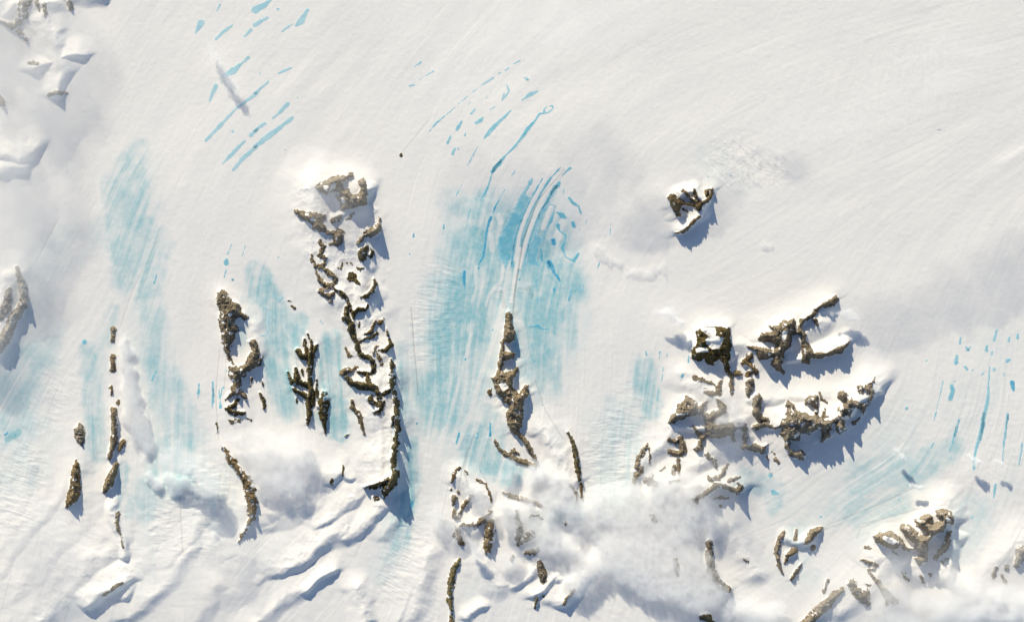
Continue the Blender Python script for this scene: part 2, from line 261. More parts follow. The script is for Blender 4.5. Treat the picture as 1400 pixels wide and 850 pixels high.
R('central spine of brown rock, pointed at the top, splitting the blue ice', 'brown', 14,
  P('E', '480,83 492,105 495,140 510,190 512,230 480,238 455,235 455,200 462,150 468,100'),
  P('E', '452,240 458,285 510,290 500,315 455,330 442,380 480,390 522,360 515,400 500,420 500,460 530,490 555,450 572,450 570,480 580,492 560,510 545,530 550,600 540,650 522,662 560,700 592,750 622,820 600,800 560,740 530,692 490,672 475,640 468,590 485,540 457,535 453,505 420,492 410,440 395,410 420,400 430,340 438,290 445,240'),
  Hh('E', '430,440 458,430 482,458 450,475'))
R('tiny rock knob on the left of the central spine', 'brown', 3, S('E', '388,472,7 388,490,9'))
R('dirty grey-brown rock loop under the central spine, ringing a snow lens', 'tan', 4, S('E', '410,715,4 440,760,9 500,800,13 570,825,11 612,838,5;500,765,9 525,778,6'))
R('lone tiny rock dot on open snow above the central blue ice', 'olive', 1.5, S('P', '602,643,4'))
R('three tiny rock flecks on the snow island among the blue ice pools at left', 'olive', 2, S('c3', '675,178,4 695,188,3;700,225,4 728,248,5'))

# ------------------------------------------------------------------ snow relief: ridges (points x,y), height px, width sunward, width lee
RIDGES = [
 ('930,268 950,262 962,280 952,300 932,316', 13, 12, 4), ('1075,578 1120,575 1160,562 1192,535', 12, 34, 6), ('1030,468 1070,448 1130,425', 4, 30, 8), ('1078,492 1120,486 1158,468', 9, 14, 4),
 ('480,270 488,310 494,360 500,450 516,520 524,600 520,650', 10, 38, 14), ('948,682 980,660 1015,668', 9, 26, 5), ('1285,705 1302,740 1298,790', 12, 34, 6), ('950,470 975,460 1000,490', 8, 16, 5), ('930,585 975,580 1010,585', 8, 22, 6),
 ('0,780 60,700 100,640', 3, 50, 20), ('180,840 230,790 262,750', 4, 34, 12), ('262,850 300,800', 3, 24, 12), ('350,850 400,810 440,790', 4, 30, 12), ('520,730 540,700 555,685', 3, 20, 8), ('375,715 430,690', 3, 30, 12), ('210,720 246,700 250,770', 2, 24, 12), ('540,850 560,810', 3, 20, 10),
 ('425,255 440,330 470,400 500,440 520,520 530,600 530,650', 9, 38, 30), ('455,300 480,290 500,262', 9, 16, 10),
 ('386,774 405,764 430,750 468,726', 7, 40, 13), ('437,716 455,704 484,680', 6, 30, 12), ('470,732 495,716 519,690', 7, 24, 11), ('340,690 380,700 420,690', 4, 30, 26), ('230,770 262,735 280,700', 4, 40, 16), ('60,840 110,790 150,745', 5, 60, 24), ('560,840 575,800 585,760', 4, 30, 16),
 ('415,808 435,794 457,782', 7, 20, 5), ('350,795 365,782', 2, 20, 6), ('488,802 497,826 500,850', 7, 18, 9), ('300,740 330,760 320,800', 3, 40, 30),
 ('452,655 470,640 480,650', 5, 20, 6), ('154,690 162,730 170,760', 8, 14, 8), ('120,820 150,800 172,792', 11, 28, 8), ('170,780 175,810', 6, 20, 8),
 ('60,25 75,60 85,100 78,128', 10, 24, 10), ('50,95 85,80 112,75', 8, 18, 7), ('5,210 25,215 45,205', 11, 24, 8), ('0,230 30,225', 9, 14, 10),
 ('15,10 70,5', 6, 10, 18), ('95,-5 140,-8', 6, 10, 12), ('10,375 5,420 0,470', 10, 24, 22),
 ('700,800 745,770 760,790', 5, 12, 8), ('730,810 745,800 755,785', 6, 18, 7), ('770,820 790,805 800,790', 8, 30, 8), ('640,840 658,825', 5, 12, 5), ('660,770 680,800', 5, 30, 14),
 ('870,640 900,610 940,560 960,520', 5, 24, 18), ('940,520 985,540 1010,570', 7, 30, 20), ('905,680 940,640 990,610', 6, 25, 16), ('990,470 1060,480 1120,440', 5, 20, 16),
 ('1030,540 1100,545 1160,540', 5, 24, 14), ('950,265 960,295 930,315', 6, 14, 6),
 ('1075,735 1095,740 1110,735', 6, 14, 8), ('1200,760 1240,770 1262,780', 7, 30, 18), ('1150,830 1190,800 1210,770', 6, 30, 16), ('1255,720 1290,740 1295,780', 9, 20, 12), ('1330,800 1390,740', 5, 24, 18),
 ('630,650 660,680 655,720', 6, 18, 14), ('700,700 730,740 750,790', 4, 18, 14), ('740,590 765,620 785,660', 7, 26, 8), ('310,410 345,440 350,480', 4, 14, 10),
 ('320,560 330,590', 3, 24, 20), ('205,760 240,690', 2, 60, 40), ('30,800 110,700', 3, 70, 40), ('1000,720 1030,780', 5, 24, 16), ('40,640 30,700', 2, 30, 20),
]
# ------------------------------------------------------------------ flow field: x, y, direction in degrees (0 = right, 90 = up)
FLOW = [(130,600,92),(175,330,72),(200,200,60),(330,110,50),(450,60,45),(0,330,48),(100,350,60),(60,700,78),(100,820,72),(230,720,100),(560,500,92),(605,300,80),
 (640,180,62),(700,110,42),(850,60,33),(560,650,95),(500,780,68),(700,350,80),(750,230,58),(800,500,90),(820,650,88),(880,560,82),(900,300,60),(1000,150,27),
 (1150,50,17),(1300,100,10),(1200,200,22),(1050,300,32),(1350,350,68),(1300,500,80),(1280,600,62),(1180,660,32),(1050,720,20),(1340,650,74),(1380,500,86),
 (1000,400,22),(1200,420,62),(1380,800,58),(350,250,66),(295,500,92),(450,150,50),(400,520,98),(400,750,42),(1100,80,22),(620,640,70),(640,600,75),(1300,250,35),(1400,200,30),(420,800,45),(180,700,85),(0,560,60),(60,450,50),(1240,690,22),(1120,720,50),(980,60,20)]
# ------------------------------------------------------------------ blue ice: photograph strokes 'x,y,w', softness, strength
ICE = [
 ('188,205,14 172,255,30 176,310,32 168,385,14', 10, .34), ('205,335,26 206,420,14 216,500,20 240,560,24 235,640,32 195,690,22', 12, .30), ('160,420,4 150,470,5', 5, .2),
 ('0,560,45 30,500,30 70,460,14', 20, .26), ('118,480,10 128,560,14 135,620,12', 8, .30), ('90,330,25 30,420,20', 20, .12), ('10,600,5 25,592,5', 4, .6),
 ('650,300,18 640,400,44 600,500,20 600,560,20', 38, .56), ('560,610,12 555,680,12 545,740,12', 10, .40), ('735,300,32 750,400,38 735,490,26', 36, .52), ('615,520,62 640,430,60', 26, .26), ('660,270,12 720,330,30 700,400,40', 14, .35),
 ('640,590,18 655,620,26 700,650,14', 10, .36), ('680,590,14 665,560,10', 6, .3), ('350,370,14 380,430,18 378,500,16 395,560,14', 8, .42), ('410,440,13 400,470,8', 5, .36), ('455,460,12 450,520,16 465,590,13 440,570,12', 6, .46),
 ('345,400,6 342,360,5', 4, .3),
 ('882,510,20 888,560,12', 12, .50), ('845,560,26 840,660,26', 20, .15), ('1180,655,24 1250,640,24 1300,610,14', 14, .28), ('1170,700,22 1230,690,14', 10, .28), ('1310,740,24 1330,700,26', 16, .22),
 ('1020,655,16 1060,670,14', 8, .26), ('1058,695,10 1062,672,8', 5, .3), ('1075,720,12 1110,790,12', 12, .15), ('560,560,10 545,470,4', 10, .25), ('975,220,26 1010,240,16', 16, .12), ('170,640,8 160,690,8', 5, .4), ('740,710,14 790,700,8', 10, .25),
 ('1350,480,40 1320,580,30', 30, .08), ('1250,560,20 1180,700,40', 30, .12), ('330,480,6 332,450,5', 4, .3),('140,320,20 190,270,20',20,.12),('20,650,30 60,600,20',20,.14),('980,100,10 1000,60,30',40,.0)]
CREV = [('600,380,26 585,470,30', 16, 1.2), ('1000,225,34 1060,230,20', 16, 2.4), ('840,600,40 830,700,34', 20, 1.5), ('560,730,26 540,800,22', 14, 1.5), ('250,720,50 280,660,30', 24, 1.9), ('30,640,30 20,700,34', 20, 1.6),
 ('580,790,22 575,840,20', 12, .9), ('80,520,30 60,560,30', 20, .8), ('1130,160,70 1250,110,50', 30, .5), ('860,540,20 870,600,20', 14, .8), ('690,400,14 720,395,10', 8, .9),('200,760,50 100,770,50',30,.5)]
DEB = [('701,432,.5 705,395,.7 715,330,.6 735,275,.4 772,232,.3', .5), ('562,420,.3 566,470,.4 572,540,.4', .5), ('770,600,.3 745,560,.3 732,520,.3', .4), ('690,420,3 685,400,3', .14), ('722,395,4 728,405,3', .14),
 ('650,590,.4 632,640,.5 625,680,.5', .35), ('640,612,1.5 634,640,2 640,665,2', .22), ('668,600,.4 655,640,.5 668,662,.5', .3), ('250,755,.4 246,680,.4', .3), ('1398,720,.3 1378,760,.5 1365,775,.4', .4),
 ('1130,718,.3 1200,690,.4 1265,660,.3', .25), ('300,480,.4 295,540,.5 299,600,.5', .3), ('310,485,.4 306,540,.4', .25), ('1125,725,.4 1180,705,.3', .2), ('1180,716,.4 1240,700,.5 1280,688,.4', .3), ('1172,735,.4 1176,722,.4 1200,712,.5', .3),
 ('520,690,.4 505,720,.5 485,760,.4', .25), ('165,445,.4 180,400,.4 215,330,.4', .2), ('50,355,.5 80,300,.4', .3), ('548,211,.5 590,160,.3', .25)]
# ------------------------------------------------------------------ meltwater: crop, strokes, deepness
def _px(crop, t):
    ox, oy, sc_ = CROPS[crop]; return ' '.join('%.2f,%.2f,%.2f' % (ox + float(a) / sc_, oy + float(b) / sc_, float(c) / sc_) for a, b, c in (q.split(',') for q in t.split()))
ICEB = [('150,420,6 130,520,10 120,640,8', 10, .22), ('215,430,9 228,520,12 262,590,16 285,680,16', 12, .22), ('20,470,30 10,580,40', 24, .14), ('560,470,6 556,560,8 566,660,10 530,760,12', 8, .26), ('1090,720,14 1160,690,16 1240,655,16 1300,615,10', 14, .18), ('770,300,14 790,360,12 760,420,14', 14, .22), ('640,400,40 620,480,44 615,560,34 620,620,22', 38, .26), ('745,380,36 750,460,38 745,520,24', 40, .24), ('655,600,24 690,640,26', 10, .26), ('355,400,24 385,460,26 385,530,22 410,560,14', 10, .22), ('450,480,22 465,560,24', 10, .24),
 ('185,250,34 185,330,34 200,420,20 215,520,30 235,620,40', 22, .14), ('20,520,60', 30, .12), ('1200,655,50 1090,690,24', 22, .14), ('555,500,12 550,620,16 545,700,16 520,780,18', 10, .18), ('840,590,36 835,680,30', 24, .12), ('665,340,36 700,290,26 720,340,40', 30, .30), ('290,690,40 270,640,40', 24, .10)]
WHITE = [(_px('d4', '905,70,6 830,200,12 760,330,14 700,450,14 650,600,13 620,800,14'), .95), (_px('d4', '1040,50,6 960,140,14 880,240,18 800,400,18 735,550,16 690,700,15 650,860,15'), .95),
 (_px('d6', '650,0,16 620,180,12 585,430,8'), .9), (_px('d4', '480,440,20 500,500,20'), .7), (_px('d4', '420,600,18 430,720,20'), .6), (_px('d6', '300,150,14 300,330,10 270,420,10'), .6), (_px('d6', '520,110,10 510,250,12 400,380,14 380,460,10'), .6), (_px('d4', '900,380,16 840,540,20'), .8), (_px('d5', '500,620,24 490,580,16'), .6), (_px('E', '300,200,8 250,400,8 180,650,10 120,800,20'), .5), (_px('E', '450,60,16 400,250,12 340,420,12 290,600,12 230,740,14'), .6), (_px('E', '540,150,16 560,300,20'), .5)]
M_ = [('big', 'd4', 'poly', '770,118 742,148 700,205 672,245 640,310 600,400 565,420 560,490 515,545 495,600 470,700 480,780 540,850 590,780 610,650 640,540 690,430 740,300 702,270 745,195', .25),
 ('big', 'd4', 'poly', '925,195 895,290 850,360 800,440 765,560 730,680 700,800 690,850 800,850 810,700 850,620 800,590 830,480 880,370 925,280 965,190', .18)]
for cr, txt, dp in [
 ('d8', '30,150,5 75,122,7;65,235,3 155,182,5;0,278,7 28,272,8;130,580,4 150,555,6 182,518,7 240,470,3 320,400,4 400,330,3.5 480,270,4 500,258,8 530,240,8 554,222,4;590,195,8 602,189,6;628,178,4 655,160,4;688,132,6 712,120,6 730,112,6;755,222,3 772,236,9 794,240,3;775,215,2 778,240,6;742,374,4 765,355,9 800,332,16 845,315,6;640,268,3 655,310,8 650,325,7 612,370,6;625,330,5 612,365,6;535,432,6 565,415,6;495,620,11 560,545,14 620,490,11 665,442,7;385,408,5 398,385,5;408,460,9 430,432,9;440,522,12 470,505,14 485,485,8;312,565,9 328,540,13 342,515,7;365,603,6 368,590,4;250,655,9 270,612,8;285,725,10 298,695,10;322,700,4 320,690,6;385,800,3 415,740,4 448,680,3;315,478,4;512,350,3 508,360,3', .35),
 ('d8', '545,845,13 590,790,16 640,730,6 700,670,9 745,610,11 780,560,14 830,505,6 857,462,7 885,458,4 890,430,4 912,410,4 942,410,5 946,428,4 918,452,4 880,460,4', .5),
 ('d4', '505,-5,12 450,60,18 425,110,7 395,210,9 370,265,13 332,315,5', .5),
 ('d4', '590,115,5 615,82,4;140,280,3 165,230,4 185,190,2;490,300,3 530,235,5', .6),
 ('d4', '435,425,4 455,370,9 490,305,3;418,455,14 405,490,15 392,540,9 380,600,10 372,680,9 358,768,12 322,830,4', .9),
 ('d4', '258,385,3 240,430,5 225,520,4 202,598,2;38,548,7 40,512,6;25,622,5 33,570,3', .8),
 ('d4', '832,148,5 780,240,8 740,310,6 690,420,6 640,540,8 610,640,9 595,760,9 583,850,9', .75), ('d4', '992,42,3 900,140,8 830,250,8 770,350,7 720,470,6 685,570,5 655,680,3', .7),
 ('d5', '588,58,9 545,95,4 522,120,2;500,175,12 488,200,18 440,245,12 405,320,16 350,405,9 310,500,11 270,620,10 235,740,9 210,850,7', .55),
 ('d5', '538,232,8 528,268,5;425,350,5 465,362,6 456,410,9 432,475,16 402,545,5 372,600,6 378,630,6;478,412,6 520,440,24 565,462,6;488,522,18 502,565,6 552,600,9 545,655,9 522,700,14 552,775,6 590,795,6 618,802,18 652,750,13;595,830,6 590,855,4', .55),
 ('d5', '582,300,13 610,340,13 655,368,10 675,425,7', .5), ('d5', '610,500,18 617,528,14', .6), ('d5', '720,475,5 712,505,4;915,505,4 908,592,5;662,550,3', .6), ('d5', '450,640,20 456,665,20', .95), ('d5', '348,710,5 358,760,11 360,800,8', 1.0), ('d5', '405,815,16 418,850,20', .8),
 ('d7', '300,105,18 322,145,22 340,190,12 372,232,12 385,260,6', .9), ('d7', '340,325,12 340,350,10', .9), ('d7', '492,278,4 475,340,8 460,412,10', .55), ('d7', '560,280,4 548,305,5 548,340,5 558,352,4 572,330,5 574,295,4 560,280,4', .55),
 ('d7', '140,630,4 205,622,12 240,645,8 300,648,4', .8), ('d7', '320,405,5 318,435,6;110,515,5 115,535,4;235,100,4 205,160,4 190,225,4 196,310,5;210,360,3 205,440,3;157,790,7 155,745,3;475,490,7;530,472,5;502,706,6;378,695,5;500,610,4', .6),
 ('d7', '692,155,8 702,125,9 712,100,4', .5), ('d6', '205,185,13 202,235,16 210,320,5', .95), ('d6', '322,157,9 322,150,7', 1.0), ('d6', '590,110,12 598,140,10', .9), ('d6', '648,250,10 660,225,6', .6),
 ('E', '390,630,4 390,690,6', 1.0), ('E', '330,678,3 316,684,3 314,698,3 324,704,3 332,694,3 330,678,3', .9), ('E', '240,680,8 226,728,6', .8), ('E', '35,632,6;270,322,5;643,543,4;622,490,4;283,690,4;545,300,0.1;402,180,3;605,330,6', .9),
 ('O', '835,95,15 812,135,5;895,162,5 930,130,9 962,106,5;1040,125,8 1015,152,5;912,20,5 900,45,3;1030,240,8 1000,265,5 970,293,16 930,315,9;895,355,9 885,380,9 868,420,4;855,582,6 910,525,9 980,450,5 1065,388,8;925,678,4 970,630,10 1015,585,5;970,702,7 1000,665,10 1062,610,9;965,545,7;1040,560,9 1065,540,8', .2),
 ('P', '-5,42,16 30,25,13 62,0,6;-5,105,10 45,75,7;215,42,7 185,90,15 165,108,6;150,100,4 110,130,4;95,305,5 145,282,5;-5,388,7 50,340,5;-5,542,9 38,512,6;70,490,5 100,465,8 132,432,9;-5,608,9 60,560,14 110,520,8 150,490,9;90,38,6;120,622,4;15,305,5;60,268,3;172,405,3;655,270,.1', .22),
 ('N', '628,345,6 630,315,6;670,378,11 658,362,4;685,362,4 672,378,6;808,330,8 822,275,5;768,380,11 770,360,5;798,390,6 795,408,4;885,332,8 890,312,5;932,315,10 934,298,7;608,445,14 612,412,7;655,470,7 665,482,7;695,485,4;745,508,6 758,492,4;808,482,9;878,438,9 892,430,6;858,498,4 862,515,4;600,545,5', .38),
 ('N', '903,550,12 908,580,12 910,592,5', .8), ('N', '585,570,12 590,595,12 578,635,13', .4), ('N', '538,545,4 532,575,5 515,650,2.5 490,755,2.5;785,470,4 778,560,5 776,640,11 758,720,11 748,790,10 736,850,8;882,722,6 874,780,4 868,850,3;452,435,5;345,688,9;965,480,4;968,720,4', .36),
 ('N', '622,745,4 606,790,4 597,842,4;612,792,4 622,750,4;600,845,5 615,800,4', .45),
 ('M', '768,38,4 750,90,7 740,130,5 728,162,5;865,15,8 858,70,10 848,110,8 830,170,5 825,235,7;960,18,6 945,130,4 940,205,2.5;1018,135,5 1015,165,4 1005,220,3;912,300,5 905,350,5;655,150,4 665,130,3;525,345,3 524,362,3;820,430,6;212,428,5;808,15,3;675,10,3;22,330,12 40,335,5;10,262,10', .36),
 ('R', '938,240,11 940,228,8;965,310,6;825,745,4 824,775,6 821,802,3;882,735,4 885,790,6 880,840,3;912,790,4 916,840,4;350,568,12;540,75,5;632,725,6 645,690,4;945,205,3 960,165,2;1005,210,3 1018,170,2;930,300,3 938,270,3;415,770,3;640,325,4 650,290,3;28,770,3', .5),
 ('c3', '225,10,12;570,160,8 605,178,16 635,150,7;540,130,4 570,165,6;640,330,6 650,400,7 690,450,4 700,520,5;440,200,5 505,260,7 520,330,9 510,430,10 495,460,5 450,465,4;400,150,3 440,200,5;175,745,9', .22),
 ('c3', '370,20,7 380,50,8;1000,620,4 1020,680,5 1058,700,5;930,340,6 955,375,4', .22), ('c4', '68,190,10 70,250,6;65,170,3 72,290,3;115,190,4 118,340,3;140,180,3 130,240,5;150,175,9', .7),
 ('F', '388,450,5 386,490,4;350,570,9 355,560,7;222,430,5 218,470,3;140,425,5 145,450,4;205,710,4 215,640,3;240,520,3 232,600,3;265,440,3 262,460,3', .6),
 ('H', '585,128,3;628,120,3 625,100,2;675,90,2 673,115,2;792,108,5;878,68,4;830,172,4;420,198,4;740,210,3', .8),
 ('I', '20,100,6 30,92,5;822,255,3;60,100,3', 1.0), ('A', '915,440,4 916,425,3;893,540,3;130,560,4;725,835,.1;75,650,.1', .95), ('J', '862,350,7 858,372,6;880,25,4', .8), ('K', '362,10,5;15,325,6', .8)]:
    for st in S(cr, txt):
        if st[1][:, 2].max() > .4: M_.append(('st', st, dp))
# ------------------------------------------------------------------ clouds: label, strokes in px, thickness px, base altitude px, density, lump size, kind
CL = [
 ('thick white cumulus bank spilling over the lower middle right', '790,700,26 850,690,40 925,705,45;840,750,40 900,770,55 960,800,40;960,690,22 975,720,18;790,790,24 830,760,30;1010,830,26 1060,840,18', 20, 12, .42, 12, 'stuff'),
 ('smooth white cloud sheet covering the lower right corner', '1205,815,22 1280,830,42 1400,830,46;1300,795,30 1330,800,34;1240,850,40', 26, 16, .6, 26, 'stuff'),
 ('soft white cloud lying over the snow left of the long black cliff', '315,598,16 350,615,36 400,625,40 440,628,20;350,650,26 400,660,30', 15, 18, .5, 17, 'thing'),
 ('puffy cloud between the two dark ribs, right of the narrow brown strip at left', '170,455,7 172,490,12 178,530,16 184,570,18 197,600,15 202,618,8', 10, 5, .8, 8, 'thing'),
 ('small flat cumulus below the puffy cloud at lower left', '203,650,7 216,662,9;230,652,9 240,668,12;254,660,10 268,672,6;258,642,5', 12, 3, 1.1, 6, 'thing'),
 ('ragged white cloud over the broken end of the thin black cliff line', '735,645,26 765,655,24 775,690,22 745,680,26;700,640,16 690,660,14', 20, 12, .75, 17, 'thing'),
 ('thin torn cloud over the ladder-like rock in the lower centre', '690,690,24 740,730,34 780,745,26;700,760,18', 14, 14, .6, 16, 'thing'),
 ('thin veil of cloud over the upper left corner of the centre snowfield', '640,660,20 660,700,18 625,720,24;600,700,20', 12, 12, .5, 18, 'thing'),
 ('small bright cloud puff sitting in the gap of the right-hand rock range', '1000,560,9 1008,575,14 985,575,9', 16, 10, 1.3, 8, 'thing'),
 ('low cloud hugging the snow below the V-shaped rock', '900,655,20 940,665,22 965,650,12', 16, 12, .7, 14, 'thing'),
 ('wispy cloud puff right of the central blue ice, upper of the pair', '815,338,8 826,352,9 845,360,7', 4, 2, .6, 5, 'thing'),
 ('wispy cloud puff right of the central blue ice, lower of the pair', '860,372,8 880,375,10 905,365,9 912,380,6', 4, 2, .6, 6, 'thing'),
 ('tiny lone cloud puff on open snow above the right-hand rock range', '1045,337,6 1053,335,5', 4, 2, .6, 4, 'thing'),
 ('small cloud over the bright snow between the fingers of the lower right rocks', '1210,755,10 1235,765,14 1215,790,12', 8, 12, .5, 12, 'thing'),
 ('thin lens of cloud left of the blocky dark rock ring, above its own dark shadow', '895,425,5 912,428,9 928,440,8', 8, 22, 2.2, 7, 'thing'),
 ('long thin streak of cloud above the pale pools at upper left', '285,60,3 297,82,8 312,108,9 333,132,4', 6, 16, .8, 6, 'thing'),
 ('small cloud scrap east of the jagged rock ridge', '1140,428,5 1158,430,9 1170,440,6', 8, 18, 2.0, 6, 'thing'),
 ('small cloud scrap casting a blue shadow on the ice below the great tan wall', '1222,612,4 1232,624,6', 8, 18, 2.4, 5, 'thing'),
 ('tiny cloud scrap above the many-fingered tan plateau', '1244,662,4 1256,665,5', 8, 16, 2.4, 4, 'thing'),
 ('left of two small cloud scraps near the right edge, casting blue shadows', '1322,622,4 1335,632,6', 8, 18, 2.4, 4, 'thing'),
 ('right of two small cloud scraps near the right edge, casting blue shadows', '1358,628,3 1368,632,5', 8, 18, 2.2, 4, 'thing'),
 ('small cloud lens casting a shadow on the snow of the centre snowfield', '640,735,6 652,752,10', 9, 20, 1.4, 8, 'thing'),
 ('broad thin cloud above the shaded rippled ice at lower left', '235,618,20 262,640,26 288,664,18', 10, 32, 1.0, 15, 'thing'),
]
# wide thin cloud veils: label, strokes, thickness px, altitude px, density, lump, kind, noise amount, softness
VEIL = [
 ('broad thin cloud veil over the upper left corner', '-80,-60,150 10,80,140 20,260,100 -30,440,100;450,270,60', 40, 24, .10, 70, 'stuff', .6, .9),
 ('broad thin cloud veil high over the upper middle', '760,30,60 640,90,70;560,60,50', 50, 110, .035, 60, 'stuff', 1.0, .9),
 ('slanting band of thin cloud across the upper right', '980,-30,30 860,20,40 760,60,40', 45, 150, .09, 45, 'stuff', .9, .9),
 ('thin cloud band over the open snow at right', '1060,200,40 1200,160,50 1360,80,60', 50, 150, .05, 50, 'stuff', 1.0, .9),
 ('thin mist over the lower right rocks', '1120,800,60 1300,780,70 1400,740,60', 40, 30, .06, 60, 'stuff', .8, .9),
 ('thin mist over the grey rocks right of centre', '960,540,40 1010,600,50 960,700,50', 26, 24, .10, 40, 'stuff', .9, .9),
 ('thin mist over the lower left snow', '20,700,50 120,820,70 330,720,60', 40, 30, .05, 60, 'stuff', .9, .9)]

# ------------------------------------------------------------------ terrain grid (photograph pixels; 1 px in the picture, coarser towards the horizon)
mg = 26
core_x = np.arange(-mg, W0 + mg + 1, 1.0); core_y = np.arange(-mg, H0 + mg + 1, 1.0)
ext = np.cumsum(1.5 * 1.13 ** np.arange(48)); ext = ext[ext < 6000]
gx = np.concatenate([core_x[0] - ext[::-1], core_x, core_x[-1] + ext]); gy = np.concatenate([core_y[0] - ext[::-1], core_y, core_y[-1] + ext])
ne = len(ext); CX, CY = np.meshgrid(core_x, core_y); ny, nx = CX.shape
Hc = np.zeros(CX.shape)
def win(lo, hi, pad):
    i0 = max(0, int(lo[0] - pad + mg)); i1 = min(nx, int(hi[0] + pad + mg) + 2); j0 = max(0, int(lo[1] - pad + mg)); j1 = min(ny, int(hi[1] + pad + mg) + 2)
    return slice(j0, j1), slice(i0, i1)
# flow direction field (double-angle average of the control points)
sx = CX[::4, ::4]; sy = CY[::4, ::4]; cc = np.zeros(sx.shape); ss = np.zeros(sx.shape)
for fx, fy, an in FLOW:
    w = 1.0 / (((sx - fx) ** 2 + (sy - fy) ** 2) + 900.0) ** 1.7
    cc += w * math.cos(2 * math.radians(an)); ss += w * math.sin(2 * math.radians(an))
sa = .5 * np.arctan2(ss, cc)
up = lambda a: np.repeat(np.repeat(a, 4, 0), 4, 1)[:ny, :nx]
ccf = blur(up(cc / np.hypot(cc, ss)), 3); ssf = blur(up(ss / np.hypot(cc, ss)), 3)
ang = .5 * np.arctan2(ssf, ccf); DX = np.cos(ang).astype(np.float32); DY = (-np.sin(ang)).astype(np.float32)
del sx, sy
rng = np.random.default_rng(7)
def lic(ch, dx, dy, L, st=.9):
    acc = ch.copy(); I0, J0 = np.meshgrid(np.arange(nx, dtype=np.float32), np.arange(ny, dtype=np.float32))
    for sg in (1, -1):
        x = I0.copy(); y = J0.copy(); pdx = np.ones_like(x) * 0; pdy = pdx
        for k in range(L):
            xi = np.clip(x + .5, 0, nx - 1).astype(np.int32); yi = np.clip(y + .5, 0, ny - 1).astype(np.int32)
            vx = dx[yi, xi]; vy = dy[yi, xi]
            if k == 0: f = np.float32(sg)
            else: f = np.where(vx * pdx + vy * pdy < 0, np.float32(-1), np.float32(1))
            pdx = vx * f; pdy = vy * f; x += pdx * st; y += pdy * st
            xi = np.clip(x + .5, 0, nx - 1).astype(np.int32); yi = np.clip(y + .5, 0, ny - 1).astype(np.int32)
            acc += ch[:, yi, xi]
    acc -= acc.mean(axis=(1, 2), keepdims=True); acc /= acc.std(axis=(1, 2), keepdims=True)
    return acc
n0 = rng.standard_normal((ny, nx)).astype(np.float32); n1 = blur(rng.standard_normal((ny, nx)), 6).astype(np.float32); n1 /= n1.std()
n2 = (fbm(CX, CY, 26, 3, 5) - .5).astype(np.float32); n2 /= n2.std()
n3 = blur((rng.random((ny, nx)) < .0035).astype(np.float32) * rng.standard_normal((ny, nx)), 1).astype(np.float32); n3 /= n3.std()
LF = lic(np.stack([n0, n1, n2, n3]), DX, DY, 48)                    # along the flow: fine, medium, broad
LX = lic(np.stack([n0[::-1], n1[::-1]]), -DY, DX, 5)            # across the flow: crevasses
# regional mask fields
def field(lst, seed, ragged=.8):
    F = np.zeros(CX.shape)
    for txt, soft, amp in lst:
        sh = S('Z', txt); lo, hi = bbox(sh); w = win(lo, hi, soft * 1.6 + 4); X, Y = CX[w], CY[w]
        d = shape_d(sh, X, Y) + soft * ragged * (fbm(X, Y, max(8, soft), 5, seed) - .5) * 2
        F[w] = np.maximum(F[w], amp * sstep(-soft * .9, soft * .7, d))
    return F
ice0 = field(ICE, 31); crev = field(CREV, 41, .3); deb = field([(t, .9, a) for t, a in DEB], 51, .0)
n_lo = fbm(CX, CY, 140, 4, 3); n_md = fbm(CX, CY, 30, 4, 9)
streak = LF[1] * .5 + LF[2] * .35 + LF[0] * .3
patch = blur(fbm(CX, CY, 16, 4, 77) - .5, 2)
ice = ice0 * np.clip(1.0 + .27 * (LF[1] * .7 + LF[2] * .4 + .5 * LF[0] + .3 * LF[3]) + 1.7 * patch, .08, 1.8)
spill = sstep(.55, .8, fbm(CX, CY, 60, 3, 13)) * sstep(380, 500, CY) * .10
white = field([(t, 1.2, a) for t, a in WHITE], 53, .3)
iceb = field(ICEB, 57, .8)
ice = np.clip((ice * 1.0 + iceb * .75 * np.clip(1 + .3 * LF[1] + .15 * LF[0], 0, 2)) * (1 - white) + spill * np.clip(.5 + .6 * streak, 0, 1.4), 0, .85)
# ------------------------------------------------------------------ relief: wide ridges, then the outcrops' own rises
def rise(d, X, Y, hgt, ws, wl, pw=1.7):
    gy_, gx_ = np.gradient(d); m = np.hypot(gx_, gy_) + 1e-6; c = -(gx_ * SH[0] + gy_ * SH[1]) / m
    c = blur(c, 3); w = ws + (wl - ws) * sstep(-.5, .7, c)
    t = np.clip(-d / w, 0, 1); lee = sstep(-.3, .5, c); return hgt * ((1 - lee) * (1 - t) ** pw + lee * (1 - sstep(0, 1, t)))
base = 5.0 * (fbm(CX, CY, 260, 3, 21) - .5)
rid = np.zeros(CX.shape)
for txt, hgt, ws, wl in RIDGES:
    p = np.array([[float(v) for v in q.split(',')] for q in txt.split()]); a = np.column_stack([p, np.full(len(p), .5)])
    ws *= 1.5; lo, hi = bbox([('s', a)]); w = win(lo, hi, ws + 6); X, Y = CX[w], CY[w]
    wx = X + 12 * (fbm(X, Y, 32, 2, 61, .35) - .5); wy = Y + 12 * (fbm(X, Y, 32, 2, 62, .35) - .5)
    d = stroke_d(a, wx, wy); nz = .7 + .6 * fbm(X, Y, 24, 2, 63)
    rid[w] = np.maximum(rid[w], rise(d, X, Y, hgt, ws, wl * 1.5) * nz)
rock = np.zeros(CX.shape); rin = np.zeros(CX.shape); RK = []
